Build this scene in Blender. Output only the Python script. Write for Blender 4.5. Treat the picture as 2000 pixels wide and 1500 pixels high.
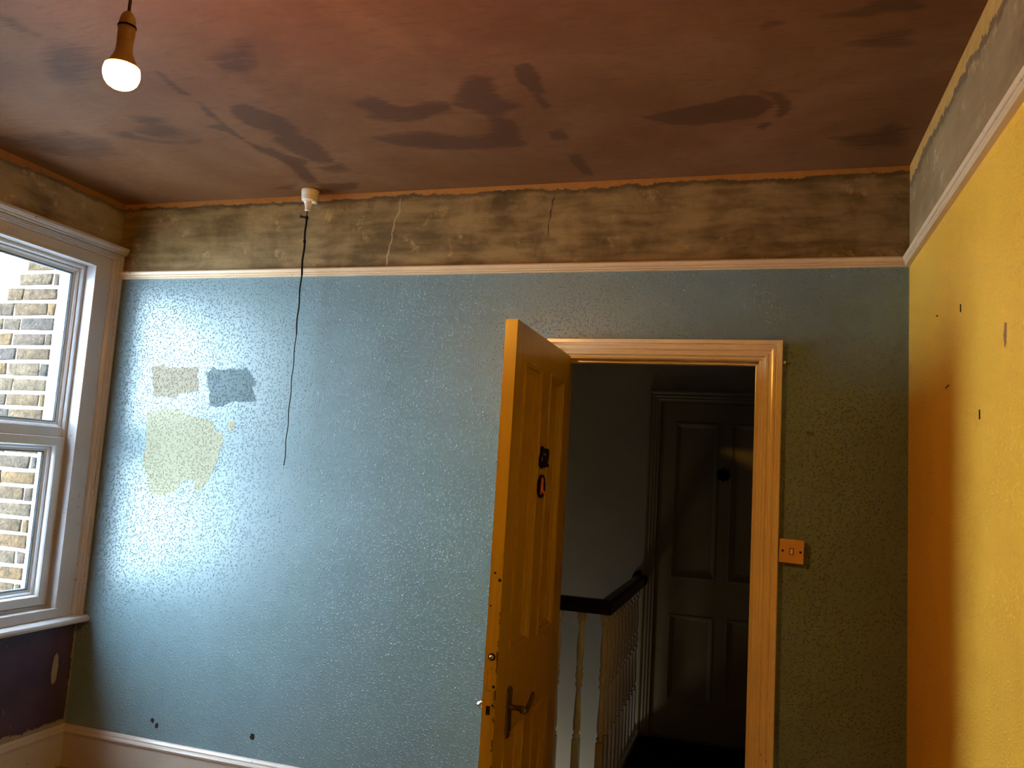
import bpy, bmesh, math, random
from mathutils import Vector, Matrix, noise
random.seed(7)
for o in list(bpy.data.objects): bpy.data.objects.remove(o)
S = bpy.context.scene
C = S.collection
PI = math.pi

# ---------------------------------------------------------------- camera, world, lights, exposure
W, H = 3.644, 2.74            # room width and height; x right along the back wall, y away from camera, back wall at y=0
cam = bpy.data.cameras.new('camera'); cam_o = bpy.data.objects.new('camera', cam); C.objects.link(cam_o)
cam.sensor_fit = 'HORIZONTAL'; cam.sensor_width = 36.0; cam.lens = 36.0 * 1564.2 / 2000.0
cam.clip_start = 0.02
R_ = Vector((0.95507648, 0.29016854, 0.06025889)); U_ = Vector((-0.02515068, -0.12323707, 0.9920585)); F_ = Vector((-0.2952903, 0.94900729, 0.11040289))
m = Matrix((( R_.x, U_.x, -F_.x, 3.1226), (R_.y, U_.y, -F_.y, -3.2044), (R_.z, U_.z, -F_.z, 1.497), (0, 0, 0, 1)))
cam_o.matrix_world = m
S.camera = cam_o

SKY = 23.0
BULB = 700.0
world = bpy.data.worlds.new('overcast_sky'); S.world = world; world.use_nodes = True
bg = world.node_tree.nodes['Background']
bg.inputs['Color'].default_value = (0.72, 0.87, 1.0, 1); bg.inputs['Strength'].default_value = SKY

WY0, WY1, WZ0, WZ1 = -1.08, -0.155, 0.70, 2.385      # window opening in the left wall
# lamp of the hall downstairs, glimmering up the stairwell
hl = bpy.data.lights.new('stairwell_lamp', 'POINT'); hl.energy = 4.0; hl.color = (1.0, 0.78, 0.62); hl.shadow_soft_size = 0.12
hlo = bpy.data.objects.new('stairwell_lamp', hl); C.objects.link(hlo); hlo.location = (1.75, 1.15, -0.55)

S.view_settings.view_transform = 'Standard'; S.view_settings.look = 'None'
S.view_settings.gamma = 1.0; S.view_settings.use_curve_mapping = False
S.view_settings.exposure = 0.72
S.cycles.use_denoising = True
S.cycles.max_bounces = 8; S.cycles.diffuse_bounces = 5; S.cycles.transparent_max_bounces = 12

# ---------------------------------------------------------------- node helpers
class NT:
    def __init__(s, name):
        s.m = bpy.data.materials.new(name); s.m.use_nodes = True; s.t = s.m.node_tree
        s.p = s.t.nodes['Principled BSDF']; s.out = s.t.nodes['Material Output']
        s.tc = s.t.nodes.new('ShaderNodeTexCoord'); s.co = s.tc.outputs['Object']
    def n(s, typ, **kw):
        x = s.t.nodes.new('ShaderNode' + typ)
        for k, v in kw.items():
            if k.startswith('_'): setattr(x, k[1:], v)
            else:
                i = x.inputs[int(k[1:]) if k[0] == 'i' and k[1:].isdigit() else k.replace('_', ' ')]
                if hasattr(v, 'is_linked') or isinstance(v, bpy.types.NodeSocket): s.t.links.new(v, i)
                else: i.default_value = v
        return x
    def noise(s, scale, detail=4, rough=.55, co=None, dist=0.0):
        x = s.n('TexNoise', Vector=co or s.co, Scale=scale, Detail=detail, Roughness=rough, Distortion=dist); return x.outputs['Fac']
    def vor(s, scale, co=None, feature='F1', rnd=1.0):
        x = s.n('TexVoronoi', _feature=feature, Vector=co or s.co, Scale=scale, Randomness=rnd); return x.outputs['Distance']
    def math(s, op, a, b=0.0, c=0.0):
        return s.n('Math', _operation=op, i0=a, i1=b, i2=c).outputs[0]
    def ramp(s, f, lo, hi, a=0.0, b=1.0):
        return s.n('MapRange', Value=f, From_Min=lo, From_Max=hi, To_Min=a, To_Max=b).outputs[0]
    def mix(s, f, a, b, blend='MIX'):
        x = s.n('MixRGB', _blend_type=blend, i0=f, i1=a if not isinstance(a, tuple) else (*a[:3], 1), i2=b if not isinstance(b, tuple) else (*b[:3], 1)); return x.outputs[0]
    def scaleco(s, sc):
        return s.n('Mapping', Vector=s.co, Scale=sc).outputs[0]
    def sep(s):
        return s.n('SeparateXYZ', Vector=s.co).outputs
    def bump(s, h, strength=.5, dist=.003, normal=None):
        kw = dict(Height=h, Strength=strength, Distance=dist)
        if normal is not None: kw['Normal'] = normal
        return s.n('Bump', **kw).outputs[0]
    def set(s, color=None, rough=None, spec=None, metal=None, normal=None, coat=None):
        for k, v in (('Base Color', color), ('Roughness', rough), ('Specular IOR Level', spec), ('Metallic', metal), ('Normal', normal), ('Coat Weight', coat)):
            if v is None: continue
            if isinstance(v, bpy.types.NodeSocket): s.t.links.new(v, s.p.inputs[k])
            elif isinstance(v, tuple): s.p.inputs[k].default_value = (*v[:3], 1)
            else: s.p.inputs[k].default_value = v
        return s.m

def plain(name, col, rough=.5, spec=.5, metal=0.0, var=.12, vscale=9, bumpv=0.0, bscale=60):
    t = NT(name)
    c = t.mix(t.ramp(t.noise(vscale, 5), .35, .7), tuple(x * (1 - var) for x in col), tuple(min(1, x * (1 + var)) for x in col))
    nrm = t.bump(t.noise(bscale, 3), bumpv, .002) if bumpv else None
    return t.set(c, rough, spec, metal, nrm)

def woodchip(t, scale, strength, dist=.0035):
    """relief of woodchip wallpaper: scattered worm-like chips standing proud of a smooth sheet"""
    warp = t.n('VectorMath', _operation='ADD', i0=t.co, i1=t.n('VectorMath', _operation='SCALE', i0=t.n('TexNoise', Vector=t.co, Scale=scale * .9, Detail=2).outputs['Color'], Scale=.006).outputs[0]).outputs[0]
    v = t.vor(scale, warp)
    chips = t.ramp(v, .12, .42, 1, 0)
    gate = t.ramp(t.noise(scale * .6, 2), .40, .52)
    fine = t.math('MULTIPLY', t.noise(scale * 3.2, 3), .18)
    soft = t.math('MULTIPLY', t.noise(5, 2), .35)
    h = t.math('ADD', t.math('ADD', t.math('MULTIPLY', chips, gate), fine), soft)
    return t.bump(h, strength, dist)

def paper_mat(name, col, rough, spec, scale=112, strength=.75, dirt=True, dist=.0042):
    t = NT(name)
    c = t.mix(t.ramp(t.noise(3, 4), .3, .7), tuple(x * .94 for x in col), tuple(x * 1.05 for x in col))
    if dirt:
        specks = t.ramp(t.vor(7.0), .012, .02, .55, 0)
        c = t.mix(t.math('MULTIPLY', specks, t.ramp(t.noise(2.2, 2), .5, .6)), c, (.08, .06, .04))
    return t.set(c, rough, spec, normal=woodchip(t, scale, strength, dist))

M = {}
BLUE = (.160, .255, .300)
M['paper_blue'] = paper_mat('woodchip_paper_blue', BLUE, .26, .55, 112, .85, True, .0042)
M['paper_yellow'] = paper_mat('woodchip_paper_yellow', (.92, .53, .055), .36, .5, 100, .8, True, .0032)
M['swatch_beige'] = paper_mat('test_paint_beige', (.16, .14, .09), .5, .3, dirt=False)
M['swatch_teal'] = paper_mat('test_paint_teal', (.04, .085, .105), .5, .3, dirt=False)
M['swatch_sage'] = paper_mat('test_paint_sage', (.24, .25, .17), .5, .3, dirt=False)

def plaster_mat(name, a, b, strip, axis_z_top, strip_w, rough=.75, seed=0.0, cracks=True):
    """bare old plaster: mottled, scraped, with a ragged strip of newer orange plaster along the ceiling line"""
    t = NT(name)
    co = t.n('Mapping', Vector=t.co, Location=(seed, seed, 0)).outputs[0]
    big = t.noise(2.6, 6, .65, co, .4)
    stre = t.noise(1.0, 5, .6, t.n('Mapping', Vector=co, Scale=(4, 4, 22)).outputs[0], .3)
    f = t.ramp(t.math('ADD', t.math('MULTIPLY', big, .6), t.math('MULTIPLY', stre, .4)), .40, .58)
    c = t.mix(f, a, b)
    pale = t.ramp(t.noise(7, 7, .75, co), .57, .68, 0, .7)
    c = t.mix(pale, c, tuple(min(1, x * 1.9) for x in b))
    darkb = t.ramp(t.noise(3.7, 5, .7, t.n('Mapping', Vector=co, Location=(3, 1, 7)).outputs[0]), .55, .68, 0, .55)
    c = t.mix(darkb, c, tuple(x * .45 for x in a))
    if cracks:
        cr = t.n('TexVoronoi', _feature='DISTANCE_TO_EDGE', Vector=t.n('VectorMath', _operation='ADD', i0=co, i1=t.n('VectorMath', _operation='SCALE', i0=t.n('TexNoise', Vector=co, Scale=5.0, Detail=5).outputs['Color'], Scale=.25).outputs[0]).outputs[0], Scale=1.5).outputs['Distance']
        line = t.math('MULTIPLY', t.ramp(cr, .0015, .004, 1, 0), t.ramp(t.noise(1.6, 2, .5, co), .5, .58))
        c = t.mix(t.math('MULTIPLY', line, .75), c, tuple(min(1, x * 2.2) for x in b))
    if seed == 0.0:
        # the old settlement cracks: one pale filled line, one dark hairline
        x = t.sep()['X']; zz = t.sep()['Z']; wob = t.math('MULTIPLY', t.math('SUBTRACT', t.noise(12, 4, .6, co), .5), .05)
        for x0, z0, kx, z1, z2, wd, colr in ((1.497, 2.40, .155, 2.385, 2.72, .0035, (.42, .33, .20)), (2.235, 2.43, .10, 2.50, 2.69, .003, (.03, .022, .012))):
            d = t.math('ABSOLUTE', t.math('ADD', t.math('SUBTRACT', t.math('SUBTRACT', x, x0), t.math('MULTIPLY', t.math('SUBTRACT', zz, z0), kx)), wob))
            on_ = t.math('MULTIPLY', t.ramp(zz, z1, z1 + .02), t.ramp(zz, z2 - .02, z2, 1, 0))
            c = t.mix(t.math('MULTIPLY', t.math('MULTIPLY', t.ramp(d, wd * .6, wd * 1.5, 1, 0), on_), t.ramp(t.noise(20, 3, .6, co), .3, .5, .3, .9)), c, colr)
    pits = t.ramp(t.vor(9, co), .02, .045, .8, 0)
    c = t.mix(t.math('MULTIPLY', pits, t.ramp(t.noise(3, 2, .5, co), .5, .6)), c, (.035, .025, .015))
    z = t.sep()['Z']
    edge = t.math('ADD', z, t.math('MULTIPLY', t.math('SUBTRACT', t.math('ADD', t.math('MULTIPLY', t.noise(11, 6, .75, co), .6), t.math('MULTIPLY', t.noise(2.3, 2, .5, co), .4)), .5), strip_w * 3.6))
    e1 = t.ramp(edge, axis_z_top - strip_w * 1.35 - .012, axis_z_top - strip_w * 1.35, 0, 1)
    e0 = t.ramp(edge, axis_z_top - strip_w, axis_z_top - strip_w + .004, 0, 1)
    c = t.mix(t.math('MULTIPLY', e1, .65), c, tuple(x * .4 for x in a))
    c = t.mix(e0, c, t.mix(t.noise(30, 4, .6, co), tuple(x * .7 for x in strip), tuple(min(1, x * 1.3) for x in strip)))
    h = t.math('ADD', t.math('MULTIPLY', big, .8), t.math('ADD', t.math('MULTIPLY', t.noise(40, 6, .7, co), .4), t.math('MULTIPLY', e0, .5)))
    return t.set(c, rough, .3, normal=t.bump(h, .55, .006))
M['frieze_back'] = plaster_mat('bare_plaster_olive', (.115, .074, .022), (.315, .215, .090), (.42, .185, .04), H, .026, .6, 0.0, False)
M['frieze_left'] = plaster_mat('bare_plaster_grey_brown', (.13, .10, .065), (.30, .26, .19), (.27, .12, .035), H, .030, .7, 5.3)
M['frieze_right'] = plaster_mat('bare_plaster_grey_pink', (.24, .150, .065), (.33, .22, .11), (.50, .28, .07), H, .060, .75, 9.1, False)

def purple_mat():
    t = NT('purple_paint_flaking')
    c = t.mix(t.ramp(t.noise(6, 5), .35, .65), (.040, .020, .045), (.065, .036, .072))
    chip = t.math('MULTIPLY', t.ramp(t.noise(11, 6, .7), .62, .635), t.ramp(t.noise(2.5, 2), .46, .52))
    z = t.sep()['Z']; y = t.sep()['Y']
    low = t.ramp(t.math('ADD', z, t.math('MULTIPLY', t.math('SUBTRACT', t.noise(14, 6, .7), .5), .09)), .205, .212, 1, 0)
    sid = t.ramp(t.math('ADD', y, t.math('MULTIPLY', t.math('SUBTRACT', t.noise(16, 6, .75), .5), .06)), -.012, -.004, 0, 1)
    # long flake of lost paint beside the corner
    dy = t.math('MULTIPLY', t.math('ADD', y, .098), 52.0); dz = t.math('MULTIPLY', t.math('SUBTRACT', z, .455), 14.0)
    rr = t.math('ADD', t.math('ADD', t.math('MULTIPLY', dy, dy), t.math('MULTIPLY', dz, dz)), t.math('MULTIPLY', t.math('SUBTRACT', t.noise(20, 5, .7), .5), 2.2))
    fl = t.ramp(rr, .8, .95, 1, 0)
    f = t.math('MAXIMUM', t.math('MAXIMUM', chip, fl), t.math('MAXIMUM', low, sid))
    c = t.mix(f, c, t.mix(t.noise(25, 4), (.17, .15, .10), (.33, .29, .22)))
    return t.set(c, t.ramp(f, 0, 1, .35, .8), .4, normal=t.bump(t.math('SUBTRACT', t.math('MULTIPLY', t.noise(25, 5), .35), f), .5, .003))
M['purple'] = purple_mat()

def ceiling_mat():
    t = NT('new_ceiling_plaster_pink')
    st = t.n('Attribute', _attribute_name='damp').outputs['Fac']
    brush = t.noise(1.0, 5, .6, t.n('Mapping', Vector=t.co, Scale=(11, 55, 1), Rotation=(0, 0, .12)).outputs[0], .4)
    s2 = t.ramp(t.math('ADD', st, t.math('MULTIPLY', t.math('SUBTRACT', brush, .5), t.ramp(st, 0, .5, .12, 1.3))), .16, .56)
    c = t.mix(t.ramp(t.noise(1.7, 5, .6, None, .5), .33, .68), (.165, .063, .018), (.248, .114, .050))
    c = t.mix(t.ramp(t.noise(6, 6, .7), .5, .75, 0, .25), c, (.30, .16, .085))
    c = t.mix(t.math('MULTIPLY', s2, .68), c, (.062, .019, .006))
    c = t.mix(t.math('MULTIPLY', t.ramp(brush, .54, .70), .30), c, (.085, .030, .009))
    sweeps = t.noise(1.0, 4, .6, t.n('Mapping', Vector=t.co, Scale=(3, 14, 1), Rotation=(0, 0, -.35)).outputs[0], .6)
    return t.set(c, .62, .35, normal=t.bump(t.math('ADD', sweeps, t.math('MULTIPLY', t.noise(50, 4), .08)), .6, .006))
M['ceiling'] = ceiling_mat()

def gloss_white(name, col, rough=.25, chips=0.0, chipcol=(.10, .04, .02), bs=22, zmax=None):
    t = NT(name)
    c = t.mix(t.ramp(t.noise(5, 4), .3, .7), tuple(x * .93 for x in col), tuple(min(1, x * 1.04) for x in col))
    h = t.math('MULTIPLY', t.noise(bs, 3), .5)
    if chips:
        k = t.math('MULTIPLY', t.ramp(t.noise(55, 4, .65), .66, .68), t.ramp(t.noise(4, 2), .5, .56))
        if zmax: k = t.math('MULTIPLY', k, t.ramp(t.sep()['Z'], zmax - .25, zmax + .1, 1, 0))
        c = t.mix(t.math('MULTIPLY', k, chips), c, chipcol)
        h = t.math('SUBTRACT', h, k)
    return t.set(c, rough, .5, normal=t.bump(h, .22, .002))
M['white'] = gloss_white('white_gloss_woodwork', (.42, .42, .44), .22, .8)
M['cream_rail'] = gloss_white('cream_painted_rail', (.72, .56, .37), .35, .6)
M['casing'] = gloss_white('old_cream_gloss_casing', (.84, .70, .48), .2, .9, zmax=1.1)
M['upvc'] = gloss_white('white_plastic_window', (.46, .50, .55), .28, 0)
M['skirting'] = gloss_white('white_skirting_scuffed', (.44, .39, .35), .3, .95)

def door_mat():
    t = NT('old_cream_door_paint')
    g = t.noise(1.0, 5, .6, t.scaleco((26, 26, 1.6)), .3)
    c = t.mix(t.ramp(g, .3, .7), (.36, .235, .012), (.45, .30, .020))
    x = t.sep()['X']; y = t.sep()['Y']; z = t.sep()['Z']
    # knocks along the two arrises of the closing edge, lower two thirds of the door
    dx = t.math('MULTIPLY', t.math('ABSOLUTE', t.math('SUBTRACT', x, 2.375)), 130.0)
    dy = t.math('MULTIPLY', t.math('ABSOLUTE', t.math('ADD', y, .782)), 130.0)
    near = t.math('ADD', dx, dy)
    nn = t.noise(1.0, 4, .7, t.scaleco((30, 30, 34)))
    chip = t.ramp(t.math('SUBTRACT', t.math('MULTIPLY', nn, 6.0), near), 2.95, 3.1)
    chip = t.math('MULTIPLY', chip, t.ramp(t.math('ADD', z, t.math('MULTIPLY', t.noise(3, 2), .3)), 1.2, 1.5, 1, 0))
    c = t.mix(chip, c, (.07, .028, .012))
    return t.set(c, .33, .45, normal=t.bump(t.math('SUBTRACT', t.math('MULTIPLY', g, .5), chip), .3, .002))
M['door'] = door_mat()
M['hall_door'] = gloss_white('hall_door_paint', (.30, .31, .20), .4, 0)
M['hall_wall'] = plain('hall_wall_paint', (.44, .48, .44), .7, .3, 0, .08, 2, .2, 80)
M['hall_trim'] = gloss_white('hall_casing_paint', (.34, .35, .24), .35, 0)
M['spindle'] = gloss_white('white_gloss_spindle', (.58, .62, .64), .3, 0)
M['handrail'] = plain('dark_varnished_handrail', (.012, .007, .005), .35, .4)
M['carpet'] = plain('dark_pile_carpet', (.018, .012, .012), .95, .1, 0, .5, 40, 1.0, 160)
M['boards'] = plain('bare_floorboards', (.22, .13, .07), .6, .3, 0, .25, 4, .3, 30)
M['brass_dark'] = plain('tarnished_bronze', (.15, .125, .06), .3, .5, .5, .3, 30)
M['steel'] = plain('worn_chrome', (.62, .62, .60), .22, .5, 1.0, .1, 20)
M['black'] = plain('black_card', (.004, .004, .005), .6, .12)
M['orange'] = plain('orange_print', (.75, .20, .03), .5, .4)
M['dark'] = plain('dark_recess', (.012, .009, .007), .8, .2)
M['plastic'] = gloss_white('old_white_plastic', (.80, .74, .64), .25, .6, (.20, .07, .03))
M['switch_plastic'] = gloss_white('yellowed_switch_plastic', (.72, .44, .17), .3, .3, (.3, .12, .03))
M['holder'] = gloss_white('ivory_lampholder_plastic', (.62, .47, .27), .4, 0)
M['cord_black'] = plain('black_cord', (.008, .007, .009), .8, .2)
M['flex'] = plain('brown_flex', (.16, .09, .05), .5, .3)
M['mortar'] = plain('pale_lime_mortar', (.88, .85, .79), .9, .1, 0, .06, 12, .5, 60)
M['render'] = plain('white_masonry_paint', (.90, .90, .90), .7, .2, 0, .03, 5, .2, 40)
M['slate'] = plain('pale_slate', (.45, .47, .50), .6, .3, 0, .2, 8)
M['gasket'] = plain('black_rubber_gasket', (.01, .01, .012), .6, .3)
M['gasket_blue'] = plain('grey_blue_spacer', (.20, .30, .40), .4, .4)
M['ground'] = plain('yard_paving', (.30, .29, .28), .9, .2)
M['wood_plug'] = plain('bare_wood_peg', (.70, .58, .38), .6, .3)
M['staple'] = plain('dark_iron', (.03, .015, .01), .5, .4, .6)

def brick_mat(i):
    base = [(.070, .046, .024), (.056, .040, .027), (.085, .052, .022), (.045, .036, .030), (.073, .053, .032), (.062, .040, .021)][i]
    t = NT('stock_brick')
    oi = t.n('ObjectInfo').outputs['Random']
    n1 = t.noise(32, 7, .78, t.n('VectorMath', _operation='ADD', i0=t.tc.outputs['Object'], i1=t.n('CombineXYZ', X=t.math('MULTIPLY', oi, 37.0), Y=t.math('MULTIPLY', oi, 91.0)).outputs[0]).outputs[0], .6)
    c = t.mix(t.ramp(n1, .36, .62), tuple(x * .35 for x in base), tuple(x * 1.45 for x in base))
    c = t.mix(t.ramp(t.noise(60, 5, .7), .58, .72, 0, .6), c, (.22, .16, .09))
    c = t.mix(t.ramp(t.noise(34, 5, .7), .62, .70, 0, .8), c, (.016, .014, .012))
    return t.set(c, .9, .2, normal=t.bump(t.math('ADD', n1, t.noise(90, 4)), .9, .006))
BR = [brick_mat(i) for i in range(6)]

def glass_mat():
    t = NT('window_glass')
    tr = t.n('BsdfTransparent', Color=(.97, .985, .98, 1)); gl = t.n('BsdfGlossy', Roughness=.02, Color=(1, 1, 1, 1))
    fr = t.n('Fresnel', IOR=1.5)
    front = t.math('SUBTRACT', 1.0, t.n('NewGeometry').outputs['Backfacing'])      # reflect at the outer skin only, as a thin sheet does
    mx = t.n('MixShader', i0=t.math('MULTIPLY', fr.outputs[0], front), i1=tr.outputs[0], i2=gl.outputs[0])
    t.t.links.new(mx.outputs[0], t.out.inputs['Surface']); return t.m
M['glass'] = glass_mat()
def lamp_mat():
    t = NT('lit_bulb_diffuser')
    e = t.n('Emission', Color=(1.0, .43, .06, 1), Strength=BULB)
    t.t.links.new(e.outputs[0], t.out.inputs['Surface']); return t.m
M['lamp'] = lamp_mat()

# ---------------------------------------------------------------- geometry helpers
def link(name, bm, mats, parent=None, smooth=False, label=None, kind=None):
    me = bpy.data.meshes.new(name)
    bmesh.ops.recalc_face_normals(bm, faces=bm.faces)
    bm.to_mesh(me); bm.free()
    for mt in (mats if isinstance(mats, (list, tuple)) else [mats]): me.materials.append(mt)
    if smooth:
        for p in me.polygons: p.use_smooth = True
    o = bpy.data.objects.new(name, me); C.objects.link(o)
    if parent is not None: o.parent = parent; o.matrix_parent_inverse = parent.matrix_basis.inverted()
    if label: o['label'] = label
    if kind: o['kind'] = kind
    return o
def empty(name, loc, label, cat=None, kind=None, group=None):
    o = bpy.data.objects.new(name, None); C.objects.link(o); o.location = loc; o.empty_display_size = .05
    o['label'] = label
    if cat: o['category'] = cat
    if kind: o['kind'] = kind
    if group: o['group'] = group
    return o
def tag(o, label, cat=None, kind=None):
    o['label'] = label
    if cat: o['category'] = cat
    if kind: o['kind'] = kind
    return o
def box(bm, a, b, bev=0.0, mat=0):
    x0, y0, z0 = a; x1, y1, z1 = b
    r = bmesh.ops.create_cube(bm, size=1.0)
    for v in r['verts']:
        v.co = Vector(((x0 + x1) / 2 + v.co.x * (x1 - x0), (y0 + y1) / 2 + v.co.y * (y1 - y0), (z0 + z1) / 2 + v.co.z * (z1 - z0)))
    fs = set(f for v in r['verts'] for f in v.link_faces)
    for f in fs: f.material_index = mat
    if bev:
        es = list(set(e for v in r['verts'] for e in v.link_edges))
        bmesh.ops.bevel(bm, geom=es, offset=bev, segments=2, affect='EDGES', profile=.6)
    return bm
def B(a, b, bev=0.0): return box(bmesh.new(), a, b, bev)
def slab(us, vs, solid, t, to3d, matfn=None):
    """plate with rectangular holes; front at h=0, back at h=-t"""
    bm = bmesh.new(); cache = {}
    def V(u, v, h):
        k = (round(u, 5), round(v, 5), round(h, 5))
        if k not in cache: cache[k] = bm.verts.new(to3d(*k))
        return cache[k]
    nu, nv = len(us) - 1, len(vs) - 1
    S_ = lambda i, j: 0 <= i < nu and 0 <= j < nv and solid((us[i] + us[i + 1]) / 2, (vs[j] + vs[j + 1]) / 2)
    for i in range(nu):
        for j in range(nv):
            if not S_(i, j): continue
            a, b, c, d = us[i], us[i + 1], vs[j], vs[j + 1]
            mi = matfn((a + b) / 2, (c + d) / 2) if matfn else 0
            for h in (0, -t):
                f = bm.faces.new([V(a, c, h), V(b, c, h), V(b, d, h), V(a, d, h)]); f.material_index = mi
            for (di, dj, p, q) in ((-1, 0, (a, c), (a, d)), (1, 0, (b, c), (b, d)), (0, -1, (a, c), (b, c)), (0, 1, (a, d), (b, d))):
                if not S_(i + di, j + dj):
                    f = bm.faces.new([V(*p, 0), V(*q, 0), V(*q, -t), V(*p, -t)]); f.material_index = mi
    return bm
def sweep(path, profile, to3d, closed=False):
    """profile [(d, h)] carried along a 2D path with mitred corners; d to the left of the direction of travel"""
    bm = bmesh.new(); n = len(path); rings = []
    P = [Vector(p) for p in path]
    for i in range(n):
        a = P[i - 1] if (closed or i > 0) else None
        c = P[(i + 1) % n] if (closed or i < n - 1) else None
        d1 = (P[i] - a).normalized() if a is not None else None
        d2 = (c - P[i]).normalized() if c is not None else None
        if d1 is None: d1 = d2
        if d2 is None: d2 = d1
        n1 = Vector((-d1.y, d1.x)); n2 = Vector((-d2.y, d2.x))
        mm = (n1 + n2); mm = mm / max(1e-6, (1 + n1.dot(n2)))
        rings.append([bm.verts.new(to3d(P[i].x + mm.x * d, P[i].y + mm.y * d, h)) for d, h in profile])
    k = len(profile)
    for i in range(n if closed else n - 1):
        r0, r1 = rings[i], rings[(i + 1) % n]
        for j in range(k):
            bm.faces.new([r0[j], r0[(j + 1) % k], r1[(j + 1) % k], r1[j]])
    if not closed:
        bm.faces.new(rings[0]); bm.faces.new(rings[-1])
    return bm
def lathe(bm, prof, origin, seg=24, axis='Z'):
    """prof [(r, z)]"""
    o = Vector(origin); rings = []
    def pt(r, z, a):
        if axis == 'Z': return o + Vector((r * math.cos(a), r * math.sin(a), z))
        if axis == 'X': return o + Vector((z, r * math.cos(a), r * math.sin(a)))
        return o + Vector((r * math.cos(a), z, r * math.sin(a)))
    for r, z in prof:
        if r < 1e-6: rings.append([bm.verts.new(pt(0, z, 0))])
        else: rings.append([bm.verts.new(pt(r, z, 2 * PI * i / seg)) for i in range(seg)])
    for a, b in zip(rings, rings[1:]):
        for i in range(seg):
            j = (i + 1) % seg
            vs = [a[i % len(a)], a[j % len(a)], b[j % len(b)], b[i % len(b)]]
            u = []
            for v in vs:
                if v not in u: u.append(v)
            if len(u) > 2: bm.faces.new(u)
    if len(rings[0]) > 1: bm.faces.new(rings[0])
    if len(rings[-1]) > 1: bm.faces.new(rings[-1])
    return bm
def tube(bm, pts, rad, seg=8):
    P = [Vector(p) for p in pts]; rings = []
    R = rad if isinstance(rad, (list, tuple)) else [rad] * len(P)
    for i, p in enumerate(P):
        d = (P[min(i + 1, len(P) - 1)] - P[max(i - 1, 0)]).normalized()
        up = Vector((0, 0, 1)) if abs(d.z) < .9 else Vector((1, 0, 0))
        a = d.cross(up).normalized(); b = d.cross(a)
        rings.append([bm.verts.new(p + a * R[i] * math.cos(2 * PI * k / seg) + b * R[i] * math.sin(2 * PI * k / seg)) for k in range(seg)])
    for r0, r1 in zip(rings, rings[1:]):
        for k in range(seg): bm.faces.new([r0[k], r0[(k + 1) % seg], r1[(k + 1) % seg], r1[k]])
    bm.faces.new(rings[0]); bm.faces.new(rings[-1])
    return bm
def polyplate(poly, t, to3d, jitter=0.0, sub=.006):
    """flat plate with a (ragged) polygon outline"""
    pts = []
    for (a, b) in zip(poly, poly[1:] + poly[:1]):
        a = Vector(a); b = Vector(b); n = max(1, int((b - a).length / sub)) if jitter else 1
        for k in range(n):
            p = a.lerp(b, k / n)
            if jitter:
                p = p + Vector((noise.noise((p.x * 55, p.y * 55, 1.3)), noise.noise((p.x * 55, p.y * 55, 8.7)))) * jitter + Vector((random.uniform(-1, 1), random.uniform(-1, 1))) * jitter * .3
            pts.append(p)
    bm = bmesh.new()
    f0 = bm.faces.new([bm.verts.new(to3d(p.x, p.y, t)) for p in pts])
    back = [bm.verts.new(to3d(p.x, p.y, 0)) for p in pts]
    fv = list(f0.verts); n = len(fv)
    for i in range(n): bm.faces.new([fv[i], fv[(i + 1) % n], back[(i + 1) % n], back[i]])
    return bm
BACK = lambda u, v, h: Vector((u, -h, v))         # u=x, v=z, h out of the back wall into the room
LEFT = lambda u, v, h: Vector((h, u, v))          # u=y, v=z, h into the room
RIGHT = lambda u, v, h: Vector((W - h, u, v))
FY = -4.25                                        # front of the room (behind the camera)

# ---------------------------------------------------------------- setting: room shell
RAILZ = 2.347
DX0, DX1, DZ = 2.342, 3.130, 1.992                # door opening in the back wall
o = link('wall_back', slab([-.2, 0, .3, .9, DX0, DX1, W, W + .12], [0, .2, 1.3, DZ, RAILZ + .015, H], lambda u, v: not (DX0 < u < DX1 and v < DZ), .12, BACK,
         lambda u, v: 1 if v > RAILZ + .015 else 0), [M['paper_blue'], M['frieze_back']])
tag(o, 'blue woodchip back wall with bare olive plaster above its picture rail', kind='structure'); wall_back = o
o = link('wall_left', slab([FY, WY0, WY1, 0], [0, WZ0, WZ1 + .0, 2.45, H], lambda u, v: not (WY0 < u < WY1 and WZ0 < v < WZ1), .2, LEFT,
         lambda u, v: 1 if v > 2.386 else 0), [M['purple'], M['frieze_left']])
tag(o, 'window wall, flaking purple paint below the sill, grey plaster above', kind='structure')
o = link('wall_right', slab([FY, 0], [0, RAILZ + .015, H], lambda u, v: True, .12, RIGHT, lambda u, v: 1 if v > RAILZ + .015 else 0), [M['paper_yellow'], M['frieze_right']])
tag(o, 'mustard yellow right wall with bare grey plaster above the rail', kind='structure'); wall_right = o
o = link('wall_front', B((-.2, FY - .12, 0), (W + .12, FY, H)), M['purple']); tag(o, 'plain wall behind the camera', kind='structure')
o = link('floor', B((-.2, FY - .12, -.1), (W + .12, .12, 0)), M['boards']); tag(o, 'bare brown floorboards of the room', kind='structure')

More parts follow.
